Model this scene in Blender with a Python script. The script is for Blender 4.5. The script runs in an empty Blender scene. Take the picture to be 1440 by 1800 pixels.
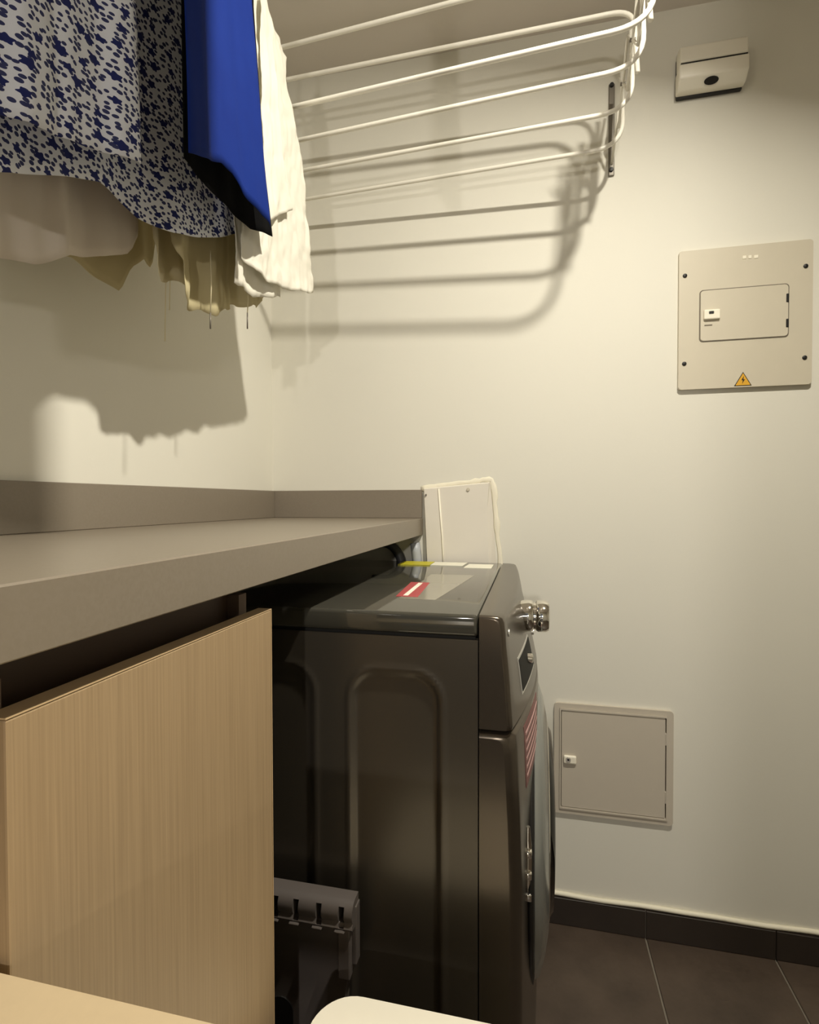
import bpy, bmesh, math, random
from mathutils import Vector, Matrix, noise as mnoise
random.seed(7)
scene = bpy.context.scene
C = scene.collection
PI = math.pi

# ------------------------------------------------------------------ camera
F_PX, W_PX, H_PX = 944.0, 1440.0, 1800.0
CAM = Vector((0.781, -1.527, 1.17))
yaw, pitch, roll = math.radians(12.793), math.radians(-1.147), math.radians(0.1375)
fwd = Vector((-math.sin(yaw)*math.cos(pitch), math.cos(yaw)*math.cos(pitch), math.sin(pitch)))
rgt = Vector((math.cos(yaw), math.sin(yaw), 0))
dwn = fwd.cross(rgt)
R_ = math.cos(roll)*rgt + math.sin(roll)*dwn
D_ = -math.sin(roll)*rgt + math.cos(roll)*dwn
cd = bpy.data.cameras.new('camera'); cam = bpy.data.objects.new('camera', cd); C.objects.link(cam)
cd.sensor_fit = 'HORIZONTAL'; cd.sensor_width = 36.0; cd.lens = F_PX/W_PX*36.0
cd.clip_start = 0.02
U_, B_ = -D_, -fwd
cam.matrix_world = Matrix(((R_.x, U_.x, B_.x, CAM.x), (R_.y, U_.y, B_.y, CAM.y), (R_.z, U_.z, B_.z, CAM.z), (0, 0, 0, 1)))
scene.camera = cam

# ------------------------------------------------------------------ world, exposure
w = bpy.data.worlds.new('world'); scene.world = w; w.use_nodes = True
w.node_tree.nodes['Background'].inputs[0].default_value = (0.9, 0.95, 1.0, 1)
w.node_tree.nodes['Background'].inputs[1].default_value = 0.12
vs = scene.view_settings
vs.view_transform = 'Standard'; vs.look = 'None'; vs.gamma = 1.0; vs.use_curve_mapping = False
vs.exposure = 0.0
LAMP = Vector((1.15, -0.95, 2.425))
LAMP_W = 33.0
FILL_W = 15.0

def pix_dir(x, y):
    return R_*((x-720)/F_PX) + D_*((y-900)/F_PX) + fwd
def onX(x, y, X):
    d = pix_dir(x, y); return CAM + d*((X-CAM.x)/d.x)
def onY(x, y, Y):
    d = pix_dir(x, y); return CAM + d*((Y-CAM.y)/d.y)
def onZ(x, y, Z):
    d = pix_dir(x, y); return CAM + d*((Z-CAM.z)/d.z)

# ------------------------------------------------------------------ materials
M = {}
def srgb(r, g, b):
    f = lambda c: (c/255/12.92) if c/255 <= 0.04045 else ((c/255+0.055)/1.055)**2.4
    return (f(r), f(g), f(b), 1)
class NT:
    def __init__(s, name):
        s.m = bpy.data.materials.new(name); s.m.use_nodes = True
        s.t = s.m.node_tree; s.b = s.t.nodes['Principled BSDF']; M[name] = s.m
    def n(s, typ, **kw):
        nd = s.t.nodes.new(typ)
        for k, v in kw.items(): setattr(nd, k, v)
        return nd
    def l(s, a, b): s.t.links.new(a, b)
    def math(s, op, a, b=None, c=None):
        nd = s.n('ShaderNodeMath', operation=op)
        for i, v in enumerate((a, b, c)):
            if v is None: continue
            if isinstance(v, (int, float)): nd.inputs[i].default_value = v
            else: s.l(v, nd.inputs[i])
        return nd.outputs[0]
    def mix(s, f, a, b):
        nd = s.n('ShaderNodeMix', data_type='RGBA')
        if isinstance(f, (int, float)): nd.inputs[0].default_value = f
        else: s.l(f, nd.inputs[0])
        for i, v in ((6, a), (7, b)):
            if isinstance(v, tuple): nd.inputs[i].default_value = v
            else: s.l(v, nd.inputs[i])
        return nd.outputs[2]
    def coords(s, scale=(1, 1, 1), kind='Object'):
        tc = s.n('ShaderNodeTexCoord'); mp = s.n('ShaderNodeMapping')
        mp.inputs['Scale'].default_value = scale
        s.l(tc.outputs[kind], mp.inputs[0]); return mp.outputs[0]
    def noise(s, vec, scale, detail=3, rough=0.5):
        nd = s.n('ShaderNodeTexNoise'); nd.inputs['Scale'].default_value = scale
        nd.inputs['Detail'].default_value = detail; nd.inputs['Roughness'].default_value = rough
        s.l(vec, nd.inputs['Vector']); return nd.outputs['Fac']
    def ramp(s, f, p0, p1):
        nd = s.n('ShaderNodeMapRange'); nd.inputs[1].default_value = p0; nd.inputs[2].default_value = p1
        s.l(f, nd.inputs[0]); return nd.outputs[0]
    def bump(s, h, strength, dist=0.001):
        nd = s.n('ShaderNodeBump'); nd.inputs['Strength'].default_value = strength
        nd.inputs['Distance'].default_value = dist
        s.l(h, nd.inputs['Height']); s.l(nd.outputs[0], s.b.inputs['Normal'])
    def set(s, col=None, rough=None, metal=None, **kw):
        if col is not None:
            if isinstance(col, tuple): s.b.inputs['Base Color'].default_value = col
            else: s.l(col, s.b.inputs['Base Color'])
        if rough is not None:
            if isinstance(rough, (int, float)): s.b.inputs['Roughness'].default_value = rough
            else: s.l(rough, s.b.inputs['Roughness'])
        if metal is not None: s.b.inputs['Metallic'].default_value = metal
        for k, v in kw.items(): s.b.inputs[k.replace('_', ' ')].default_value = v
        return s
def plain(name, col, rough=0.5, metal=0.0, vary=0.04, vscale=30, bump=0.0, bscale=200, **kw):
    a = NT(name); v = a.coords()
    nz = a.noise(v, vscale)
    dark = tuple(c*(1-vary) for c in col[:3])+(1,); lite = tuple(min(1, c*(1+vary)) for c in col[:3])+(1,)
    a.set(a.mix(nz, dark, lite), rough, metal, **kw)
    if bump: a.bump(a.noise(v, bscale), bump)
    return a
plain('wall_paint', srgb(225, 222, 210), 0.75, vary=0.02, vscale=3, bump=0.12, bscale=120)
plain('ceiling_paint', srgb(214, 206, 196), 0.8, vary=0.02, vscale=3, bump=0.1, bscale=120)
plain('white_trim', srgb(236, 230, 210), 0.6, bump=0.1)
plain('grout', srgb(120, 112, 100), 0.8, bump=0.2)
# floor tile: dark brown porcelain
a = NT('floor_tile'); v = a.coords()
n1 = a.noise(v, 6, 6, 0.6); n2 = a.noise(v, 90, 3)
a.set(a.mix(a.ramp(n1, 0.3, 0.7), srgb(62, 51, 42), srgb(84, 71, 60)), a.ramp(n2, -0.4, 1.6), 0); a.bump(n2, 0.12)
a = NT('skirting_tile'); v = a.coords()
a.set(a.mix(a.noise(v, 8, 5), srgb(38, 31, 26), srgb(54, 45, 38)), 0.45)
# counter: taupe quartz
a = NT('counter'); v = a.coords()
n1 = a.noise(v, 5, 4); n2 = a.noise(v, 260, 2)
a.set(a.mix(a.ramp(n2, 0.35, 0.65), a.mix(n1, srgb(126, 116, 102), srgb(134, 124, 109)), srgb(133, 123, 109)), 0.34); a.bump(n2, 0.03)
# oak veneer, vertical grain
a = NT('oak'); v = a.coords((150, 150, 2.0)); v2 = a.coords((14, 14, 0.4)); v3 = a.coords((420, 420, 5))
g = a.math('ADD', a.math('MULTIPLY', a.noise(v, 3, 4, 0.6), 0.5), a.math('MULTIPLY', a.noise(v2, 2, 3), 0.18))
g = a.math('ADD', g, a.math('MULTIPLY', a.noise(v3, 1, 2), 0.35))
a.set(a.mix(a.ramp(g, 0.3, 0.75), srgb(152, 129, 98), srgb(182, 157, 122)), 0.5); a.bump(g, 0.08)
plain('oak_edge', srgb(205, 178, 138), 0.5)
plain('tan_laminate', srgb(196, 176, 142), 0.45, vary=0.03, vscale=200)
plain('dark_channel', srgb(82, 62, 48), 0.5)
plain('carcass', srgb(120, 100, 86), 0.55)
# washer
plain('graphite', srgb(84, 78, 69), 0.30, 0.55, vary=0.03, vscale=400)
plain('graphite_top', srgb(74, 72, 64), 0.06, 0.2, vary=0.02, vscale=400, Specular_IOR_Level=0.8)
plain('graphite_front', srgb(92, 84, 74), 0.24, 0.75, vary=0.03, vscale=500)
plain('black_gap', srgb(8, 8, 7), 0.7)
plain('door_grey', srgb(150, 152, 148), 0.22, 0.5)
plain('chrome', srgb(225, 222, 215), 0.08, 1.0, vary=0.01)
plain('black_glass', srgb(10, 10, 11), 0.05)
plain('display_black', srgb(26, 25, 22), 0.6, Specular_IOR_Level=0.15)
plain('label_white', srgb(235, 232, 215), 0.5)
plain('label_yellow', srgb(200, 190, 40), 0.5)
plain('label_red', srgb(170, 62, 66), 0.4)
plain('label_film', srgb(140, 136, 122), 0.15)
plain('label_maroon', srgb(112, 66, 64), 0.4)
plain('label_pale', srgb(186, 150, 146), 0.5)
plain('silver_mark', srgb(210, 208, 200), 0.3, 0.6)
# plastics, metals
plain('white_plastic', srgb(236, 231, 216), 0.35, vary=0.02)
plain('cover_white', srgb(222, 216, 204), 0.5, vary=0.03, vscale=12)
plain('white_lid', srgb(244, 238, 220), 0.35, vary=0.02)
plain('panel_grey', srgb(205, 197, 178), 0.45, vary=0.02)
plain('access_grey', srgb(196, 187, 172), 0.5, vary=0.02, bump=0.05)
plain('groove', srgb(120, 112, 98), 0.7)
plain('black_plastic', srgb(22, 20, 18), 0.5)
plain('grey_plastic', srgb(84, 77, 73), 0.55)
plain('white_rod', srgb(238, 234, 222), 0.28, vary=0.02)
plain('bracket_grey', srgb(120, 114, 104), 0.45, 0.4)
plain('bracket_pale', srgb(176, 168, 154), 0.45, 0.2)
plain('warning_yellow', srgb(222, 168, 48), 0.5)
plain('pvc_hose', srgb(176, 180, 186), 0.4)
plain('dark_hose', srgb(70, 70, 74), 0.5)
# fabrics
def fabric(name, c1, c2, rough=0.85, weave=900, bump=0.25, trans=0.0, crumple=0.0):
    a = NT(name); v = a.coords()
    n1 = a.noise(v, 14, 4); n2 = a.noise(v, weave, 2)
    h = n2 if not crumple else a.math('ADD', a.math('MULTIPLY', a.noise(v, 55, 5, 0.6), crumple), a.math('MULTIPLY', n2, 0.15))
    col = a.mix(n1, c1, c2)
    a.set(col, rough); a.b.inputs['Specular IOR Level'].default_value = 0.12
    a.bump(h, bump, 0.002)
    if trans:
        tr = a.n('ShaderNodeBsdfTranslucent'); a.l(col, tr.inputs[0])
        mx = a.n('ShaderNodeMixShader'); mx.inputs[0].default_value = trans
        a.l(a.b.outputs[0], mx.inputs[1]); a.l(tr.outputs[0], mx.inputs[2])
        a.l(mx.outputs[0], a.t.nodes['Material Output'].inputs[0])
    return a
fabric('blue_cloth', srgb(14, 36, 108), srgb(20, 46, 124), 0.8, bump=0.12)
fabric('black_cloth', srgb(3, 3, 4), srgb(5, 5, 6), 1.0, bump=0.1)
fabric('white_cloth', srgb(240, 236, 222), srgb(246, 243, 232), 0.85, bump=0.5, trans=0.2, crumple=1.0)
fabric('cream_cloth', srgb(226, 216, 184), srgb(234, 226, 196), 0.85, bump=0.4, trans=0.3, crumple=1.0)
fabric('beige_cloth', srgb(206, 194, 154), srgb(216, 206, 168), 0.85, bump=0.3, trans=0.3, crumple=0.6)
fabric('shade_cloth_grey', srgb(196, 190, 180), srgb(206, 200, 190), 0.95, bump=0.4)
# sheer blouse: partly see-through
a = fabric('sheer_cloth', srgb(232, 224, 214), srgb(240, 232, 222), 0.85, bump=0.25, trans=0.35, crumple=0.6)
a.b.inputs['Alpha'].default_value = 0.93
# floral print
a = NT('floral_cloth')
tc = a.n('ShaderNodeTexCoord'); sp = a.n('ShaderNodeSeparateXYZ'); a.l(tc.outputs['UV'], sp.inputs[0])
def flower(scale, rad, petals, amp, thresh=None, seed=0):
    cb = a.n('ShaderNodeCombineXYZ'); a.l(sp.outputs[0], cb.inputs[0]); a.l(sp.outputs[1], cb.inputs[1])
    sc = a.n('ShaderNodeVectorMath', operation='SCALE'); sc.inputs['Scale'].default_value = scale; a.l(cb.outputs[0], sc.inputs[0])
    ad = a.n('ShaderNodeVectorMath', operation='ADD'); ad.inputs[1].default_value = (seed*3.7, seed*1.3, 0); a.l(sc.outputs[0], ad.inputs[0])
    vo = a.n('ShaderNodeTexVoronoi'); vo.voronoi_dimensions = '2D'; vo.inputs['Scale'].default_value = 1
    vo.inputs['Randomness'].default_value = 0.85
    a.l(ad.outputs[0], vo.inputs['Vector'])
    df = a.n('ShaderNodeVectorMath', operation='SUBTRACT'); a.l(ad.outputs[0], df.inputs[0]); a.l(vo.outputs['Position'], df.inputs[1])
    s2 = a.n('ShaderNodeSeparateXYZ'); a.l(df.outputs[0], s2.inputs[0])
    cs = a.n('ShaderNodeSeparateColor'); a.l(vo.outputs['Color'], cs.inputs[0])
    ang = a.math('ADD', a.math('ARCTAN2', s2.outputs[1], s2.outputs[0]), a.math('MULTIPLY', cs.outputs[0], 6.28))
    r = a.math('MULTIPLY', vo.outputs['Distance'], a.math('ADD', 1.0, a.math('MULTIPLY', a.math('COSINE', a.math('MULTIPLY', ang, petals)), amp)))
    m = a.math('LESS_THAN', r, a.math('MULTIPLY', a.math('ADD', 0.8, a.math('MULTIPLY', cs.outputs[1], 0.4)), rad))
    return m
m1 = flower(46, 0.21, 5, 0.2, seed=1)
m2 = flower(138, 0.30, 2, 0.05, seed=2)
base = a.mix(a.noise(a.coords(), 20), srgb(234, 238, 252), srgb(240, 244, 255))
c = a.mix(m2, base, srgb(52, 58, 106))
c = a.mix(m1, c, srgb(24, 36, 104))
a.set(c, 0.85); a.bump(a.noise(a.coords(), 900, 2), 0.2)
tr = a.n('ShaderNodeBsdfTranslucent'); a.l(c, tr.inputs[0])
mx = a.n('ShaderNodeMixShader'); mx.inputs[0].default_value = 0.12
a.l(a.b.outputs[0], mx.inputs[1]); a.l(tr.outputs[0], mx.inputs[2]); a.l(mx.outputs[0], a.t.nodes['Material Output'].inputs[0])
# lamp diffuser
a = NT('lamp_glow'); a.set(srgb(255, 240, 210), 0.5)
a.b.inputs['Emission Color'].default_value = (1, 0.86, 0.62, 1); a.b.inputs['Emission Strength'].default_value = 6
plain('wood_hanger', srgb(170, 130, 90), 0.5)

# ------------------------------------------------------------------ mesh helpers
def obj(name, bm, mat, parent=None, smooth=False, loc=None):
    me = bpy.data.meshes.new(name)
    bmesh.ops.recalc_face_normals(bm, faces=bm.faces[:])
    if loc is not None: bmesh.ops.translate(bm, verts=bm.verts[:], vec=-Vector(loc))
    bm.to_mesh(me); bm.free()
    o = bpy.data.objects.new(name, me); C.objects.link(o)
    me.materials.append(M[mat])
    if smooth:
        for p in me.polygons: p.use_smooth = True
        if smooth != 'all':
            try: me.set_sharp_from_angle(angle=math.radians(38))
            except Exception: pass
    if loc is not None: o.location = loc
    if parent is not None:
        o.parent = parent
        o.matrix_parent_inverse = Matrix.Translation(-parent.location) if loc is None else Matrix.Translation(-parent.location)
    return o
def thing(name, label, cat, loc, group=None):
    o = bpy.data.objects.new(name, None); C.objects.link(o); o.location = loc
    o.empty_display_size = 0.05
    o['label'] = label; o['category'] = cat
    if group: o['group'] = group
    return o
def tag(o, label, cat, group=None):
    o['label'] = label; o['category'] = cat
    if group: o['group'] = group
    return o
def struct(o, label=None):
    o['kind'] = 'structure'
    if label: o['label'] = label
    return o
def box(bm, x0, x1, y0, y1, z0, z1, bev=0.0, seg=2):
    r = bmesh.ops.create_cube(bm, size=1)
    vs_ = r['verts']
    for v in vs_:
        v.co = Vector((x0+(v.co.x+.5)*(x1-x0), y0+(v.co.y+.5)*(y1-y0), z0+(v.co.z+.5)*(z1-z0)))
    if bev:
        es = list({e for v in vs_ for e in v.link_edges})
        bmesh.ops.bevel(bm, geom=es, offset=bev, segments=seg, affect='EDGES', profile=0.5)
    return bm
def bx(*args, **kw): return box(bmesh.new(), *args, **kw)
def tube(bm, pts, r, seg=10, closed=False, caps=True):
    pts = [Vector(p) for p in pts]; n = len(pts)
    rings = []; prev = None
    for i, p in enumerate(pts):
        if closed: t = (pts[(i+1) % n]-pts[i-1]).normalized()
        else: t = (pts[min(i+1, n-1)]-pts[max(i-1, 0)]).normalized()
        if prev is None:
            u = t.orthogonal().normalized()
        else:
            u = (prev - t*prev.dot(t)).normalized()
        prev = u; v = t.cross(u)
        rr = r[i] if isinstance(r, (list, tuple)) else r
        rings.append([bm.verts.new(p+(u*math.cos(2*PI*k/seg)+v*math.sin(2*PI*k/seg))*rr) for k in range(seg)])
    for i in range(n if closed else n-1):
        a_, b_ = rings[i], rings[(i+1) % n]
        off = 0
        if closed and i == n-1:
            off = min(range(seg), key=lambda o: (b_[o].co-a_[0].co).length)
        for k in range(seg):
            bm.faces.new((a_[k], a_[(k+1) % seg], b_[(k+1+off) % seg], b_[(k+off) % seg]))
    if caps and not closed:
        bm.faces.new(rings[0]); bm.faces.new(rings[-1])
    return bm
def fillet(pts, rad, n=6):
    pts = [Vector(p) for p in pts]; out = [pts[0]]
    for i in range(1, len(pts)-1):
        p = pts[i]; a_ = (pts[i-1]-p); b_ = (pts[i+1]-p)
        r = min(rad, a_.length*.48, b_.length*.48)
        A = p+a_.normalized()*r; B = p+b_.normalized()*r
        for k in range(n+1):
            t = k/n; out.append(A*(1-t)**2+p*2*t*(1-t)+B*t*t)
    out.append(pts[-1]); return out
def lathe(bm, axis, origin, prof, seg=32):
    """prof: list of (along, radius); axis 'X','Y','Z' """
    o = Vector(origin); rings = []
    for (h, r) in prof:
        ring = []
        for k in range(seg):
            c_, s_ = math.cos(2*PI*k/seg)*r, math.sin(2*PI*k/seg)*r
            d = {'X': (h, c_, s_), 'Y': (c_, h, s_), 'Z': (c_, s_, h)}[axis]
            ring.append(bm.verts.new(o+Vector(d)))
        rings.append(ring)
    for a_, b_ in zip(rings, rings[1:]):
        for k in range(seg): bm.faces.new((a_[k], a_[(k+1) % seg], b_[(k+1) % seg], b_[k]))
    bm.faces.new(rings[0]); bm.faces.new(rings[-1])
    return bm
def rrect(x0, x1, z0, z1, r, n=5):
    out = []
    for cx, cz, a0 in ((x1-r, z1-r, 0), (x0+r, z1-r, 90), (x0+r, z0+r, 180), (x1-r, z0+r, 270)):
        for k in range(n+1):
            a_ = math.radians(a0+90*k/n); out.append((cx+r*math.cos(a_), cz+r*math.sin(a_)))
    return out
def prism(bm, pts2, y0, y1, bev=0.0, plane='XZ'):
    def P(p, h): return {'XZ': (p[0], h, p[1]), 'XY': (p[0], p[1], h), 'YZ': (h, p[0], p[1])}[plane]
    a_ = [bm.verts.new(P(p, y0)) for p in pts2]; b_ = [bm.verts.new(P(p, y1)) for p in pts2]
    f0 = bm.faces.new(a_); f1 = bm.faces.new(b_)
    n = len(a_)
    for i in range(n): bm.faces.new((a_[i], a_[(i+1) % n], b_[(i+1) % n], b_[i]))
    if bev:
        es = list(f0.edges)+list(f1.edges)
        bmesh.ops.bevel(bm, geom=es, offset=bev, segments=2, affect='EDGES', profile=0.5)
    return bm
def interp(poly, x):
    if x <= poly[0][0]: return poly[0][1]
    for (x0, y0), (x1, y1) in zip(poly, poly[1:]):
        if x <= x1: return y0+(y1-y0)*(x-x0)/max(1e-9, x1-x0)
    return poly[-1][1]

# ------------------------------------------------------------------ structure
RX, RY, RZ = 2.4, -2.7, 2.437          # right wall, front wall, ceiling height
T = 0.1
struct(obj('wall_left', bx(-T, 0, RY-T, 0, -0.02, RZ), 'wall_paint'))
struct(obj('wall_back', bx(-T, RX+T, 0, T, -0.02, RZ), 'wall_paint'))
struct(obj('wall_right', bx(RX, RX+T, RY-T, 0, -0.02, RZ), 'wall_paint'))
DX0, DX1, DZ = 0.20, 0.99, 2.1           # unseen doorway behind the camera, placed so its side cuts the added light
bmw = bmesh.new()
box(bmw, 0, DX0, RY-T, RY, -0.02, RZ); box(bmw, DX1, RX, RY-T, RY, -0.02, RZ); box(bmw, DX0, DX1, RY-T, RY, DZ, RZ)
struct(obj('wall_front', bmw, 'wall_paint'))
struct(obj('ceiling', bx(-T, RX+T, RY-T, T, RZ, RZ+T), 'ceiling_paint'))
floor = struct(obj('floor', bx(-T, RX+T, RY-1.3, T, -0.06, -0.004), 'grout'))
pit, gap = 0.309, 0.005
me_tile = None
for i in range(-1, 5):
    for j in range(0, 5):
        x0 = 1.0815+(i-3)*pit+gap/2; x1 = x0+pit-gap
        x0, x1 = max(x0, 0.0), min(x1, RX)
        if i == -1:
            pass
        y1 = -0.002-j*0.612; y0 = max(y1-0.607, RY-0.05)
        if x1-x0 < 0.05: continue
        obj('floor_tile', bx(x0, x1, y0, y1, -0.02, 0.0, bev=0.0012, seg=1), 'floor_tile', floor)
for i in range(5, 9):
    for j in range(0, 5):
        x0 = 1.0815+(i-3)*pit+gap/2; x1 = min(x0+pit-gap, RX)
        y1 = -0.002-j*0.612; y0 = max(y1-0.607, RY-0.05)
        if x1-x0 < 0.05: continue
        obj('floor_tile', bx(x0, x1, y0, y1, -0.02, 0.0, bev=0.0012, seg=1), 'floor_tile', floor)
bb = struct(obj('baseboard_back', bx(0, RX, -0.006, -0.0, 0.0, 0.074), 'grout'))
for i in range(-1, 9):
    x0 = 1.0815+(i-3)*pit+0.001; x1 = x0+pit-0.002
    x0, x1 = max(x0, 0.001), min(x1, RX-0.001)
    if x1-x0 < 0.03: continue
    obj('skirting_tile', bx(x0, x1, -0.012, -0.003, 0.001, 0.0745, bev=0.001, seg=1), 'skirting_tile', bb)
bmt = bmesh.new()
tube(bmt, [(x, -0.004+0.0012*math.sin(x*31), 0.0815+0.0012*math.sin(x*17+1)) for x in [0.02+0.05*k for k in range(48)]], 0.0060, 8)
struct(obj('trim_1', bmt, 'white_trim', smooth='all'))

# ------------------------------------------------------------------ ceiling lamp (out of frame above)
lamp = thing('ceiling_lamp', 'small round white downlight set into the ceiling', 'lamp', (LAMP.x, LAMP.y, RZ))
obj('rim', lathe(bmesh.new(), 'Z', (LAMP.x, LAMP.y, RZ), [(0, .05), (-.006, .05), (-.008, .045), (-.006, .036), (0, .036)], 40), 'white_plastic', lamp, smooth=True)
obj('diffuser', lathe(bmesh.new(), 'Z', (LAMP.x, LAMP.y, RZ), [(-.0005, .0355), (-.004, .034), (-.005, .02), (-.0052, .004)], 32), 'lamp_glow', lamp, smooth=True)
ld = bpy.data.lights.new('lamp_light', 'AREA'); ld.shape = 'DISK'; ld.size = 0.06; ld.spread = math.radians(164); ld.energy = LAMP_W; ld.color = (1.0, 0.94, 0.81)
lo = bpy.data.objects.new('lamp_light', ld); C.objects.link(lo); lo.location = (LAMP.x, LAMP.y, RZ-0.009); lo.rotation_euler = Vector((-0.3, -0.03, -1)).to_track_quat('-Z', 'Y').to_euler(); lo.parent = lamp
lo.matrix_parent_inverse = Matrix.Translation(-lamp.location)
# added unseen light behind the camera: fill, and darker right side of back wall
hd = bpy.data.lights.new('fill_light', 'AREA'); hd.shape = 'DISK'; hd.size = 0.07; hd.energy = FILL_W; hd.color = (1.0, 0.94, 0.86)
ho = bpy.data.objects.new('fill_light', hd); C.objects.link(ho); ho.location = (0.9, -3.6, 1.45)
ho.rotation_euler = (Vector((1.0, 0, 0.9))-ho.location).to_track_quat('-Z', 'Y').to_euler()

# ------------------------------------------------------------------ counter
CF, CT, CB = 0.474, 1.121, 1.0735
CY0 = -1.9
wt = thing('countertop', 'taupe stone countertop with low backsplash along the left wall', 'countertop', (0.24, -0.9, CB))
obj('slab', bx(0.002, CF, CY0, -0.002, CT-0.02, CT, bev=0.0012, seg=1), 'counter', wt)
obj('front_apron', bx(CF-0.02, CF+0.0006, CY0, -0.002, CB, CT-0.0005, bev=0.001, seg=1), 'counter', wt)
obj('backsplash', bx(0.001, 0.014, CY0, -0.0145, CT, 1.203, bev=0.0012, seg=1), 'counter', wt)
obj('backsplash', bx(0.001, CF-0.001, -0.014, -0.001, CT, 1.203, bev=0.0012, seg=1), 'counter', wt)

# ------------------------------------------------------------------ base cabinets
def cabinet(y0, y1, label, shelf=False):
    t = thing('base_cabinet', label, 'cabinet', (0.22, (y0+y1)/2, 0))
    obj('side_panel', bx(0.01, 0.432, y0, y0+0.018, 0.08, CB-0.0225), 'carcass', t)
    obj('side_panel', bx(0.01, 0.418, y1-0.018, y1, 0.08, CB-0.0225), 'carcass', t)
    obj('back_panel', bx(0.006, 0.014, y0, y1, 0.08, CB-0.0225), 'carcass', t)
    obj('bottom_panel', bx(0.015, 0.43, y0+0.0185, y1-0.0185, 0.08, 0.098), 'carcass', t)
    obj('finger_channel', bx(0.388, 0.402, y0+0.0185, y1-0.0185, 0.95, CB-0.0225), 'dark_channel', t)
    obj('plinth', bx(0.36, 0.376, y0, y1, 0.002, 0.079), 'dark_channel', t)
    return t
cb1 = cabinet(-1.255, -0.893, 'oak-veneer base cabinet with a plain slab door next to the washer')
dr = obj('door', bx(0.4345, 0.4535, -1.2525, -0.8935, 0.085, 1.0305, bev=0.0016, seg=2), 'oak', cb1)
obj('edge_band', bx(0.4350, 0.4537, -0.8936, -0.8922, 0.086, 1.0305), 'oak_edge', dr)
obj('edge_band', bx(0.4350, 0.4537, -1.2523, -0.8923, 1.0308, 1.0318), 'oak_edge', dr)
cb2 = cabinet(-1.895, -1.2575, 'oak-veneer base cabinet with a tan shelf board pulled out')
obj('door', bx(0.4345, 0.4535, -1.893, -1.2585, 0.085, 0.845, bev=0.0008, seg=1), 'oak', cb2)
obj('pull_out_shelf', bx(0.10, 0.86, -1.876, -1.2585, 0.855, 0.873, bev=0.0012, seg=1), 'tan_laminate', cb2)

# ------------------------------------------------------------------ washer
WY0, WY1, WYC = -0.728, -0.036, -0.382
ws = thing('washing_machine', 'dark graphite front-loading washing machine with chrome dial under the counter end', 'washing machine', (0.4, WYC, 0))
# body: side panel facing the room has two sunken rounded panels
def sd_rr(x, z, x0, x1, z0, z1, r):
    cx, cz = (x0+x1)/2, (z0+z1)/2
    qx, qz = abs(x-cx)-(x1-x0)/2+r, abs(z-cz)-(z1-z0)/2+r
    return math.hypot(max(qx, 0), max(qz, 0))+min(max(qx, qz), 0)-r
bm = bmesh.new()
nx, nz = 130, 150
X0, X1, Z0, Z1 = 0.09, 0.7035, 0.025, 0.9625
rows = []
for k in range(nz+1):
    z = Z0+(Z1-Z0)*k/nz; row = []
    for i in range(nx+1):
        x = X0+(X1-X0)*i/nx
        y = WY0
        for (a0, a1) in ((0.508, 0.643), (0.30, 0.437)):
            d = sd_rr(x, z, a0, a1, 0.14, 0.902, 0.04)
            s = min(1, max(0, (0.004-d)/0.008)); s = s*s*(3-2*s)
            y += 0.004*s
            y -= 0.0016*math.exp(-((d-0.007)/0.004)**2)
        row.append(bm.verts.new((x, y, z)))
    rows.append(row)
for k in range(nz):
    for i in range(nx):
        bm.faces.new((rows[k][i], rows[k][i+1], rows[k+1][i+1], rows[k+1][i]))
obj('side_panel', bm, 'graphite', ws, smooth='all')
obj('cabinet_body', bx(0.09, 0.703, WY0+0.012, WY1, 0.025, 0.9622), 'graphite', ws)
obj('gap_strip', bx(0.10, 0.700, WY0+0.003, WY1-0.003, 0.9622, 0.967), 'black_gap', ws)
lid = obj('top_panel', bx(0.085, 0.7035, WY0-0.001, WY1, 0.967, 1.0, bev=0.006, seg=4), 'graphite_top', ws, smooth=True)
# front pieces: bowed profile lofted along Y with rounded ends
def bowed(prof, back, bow, yr=0.007, n=26, lo=WY0-0.001, hi=WY1):
    bm = bmesh.new(); cols = []
    ys = []
    for k in range(6):
        a_ = k/5*PI/2; ys.append((lo+yr*(1-math.sin(PI/2-a_)), yr*(1-math.cos(PI/2-a_))))
    for k in range(1, n):
        ys.append((lo+yr+(hi-lo-2*yr)*k/n, 0))
    for k in range(6):
        a_ = (5-k)/5*PI/2; ys.append((hi-yr*(1-math.sin(PI/2-a_)), yr*(1-math.cos(PI/2-a_))))
    zc = sum(p[1] for p in prof)/len(prof)
    for (y, ins) in ys:
        u = (y-(lo+hi)/2)/((hi-lo)/2)
        col = []
        for (x, z) in prof:
            wgt = min(1, (x-back)/0.03)
            zz = z-ins*0.6*(1 if z > zc else -0.3)
            b_ = (bow(z) if callable(bow) else bow)*(1-u*u)
            col.append(bm.verts.new((max(back, x+b_*wgt-ins*wgt), y, zz)))
        for z in (prof[-1][1], prof[0][1]):
            col.append(bm.verts.new((back, y, z-ins*0.6*(1 if z > zc else -0.3))))
        cols.append(col)
    m = len(cols[0])
    for a_, b_ in zip(cols, cols[1:]):
        for k in range(m):
            bm.faces.new((a_[k], a_[(k+1) % m], b_[(k+1) % m], b_[k]))
    for cl in (cols[0], cols[-1]): bm.faces.new([bm.verts.new(v.co) for v in cl])
    return bm
ctl_prof = [(0.708, 1.0), (0.722, 0.9998), (0.734, 0.9985), (0.739, 0.996), (0.7418, 0.990), (0.7435, 0.975), (0.7445, 0.955), (0.747, 0.93), (0.749, 0.905), (0.7505, 0.88), (0.752, 0.858), (0.7535, 0.836), (0.7525, 0.831), (0.748, 0.829)]
CBOW = lambda z: interp([(0.83, 0.040), (0.90, 0.030), (0.945, 0.021), (1.0, 0.013)], z)
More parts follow.
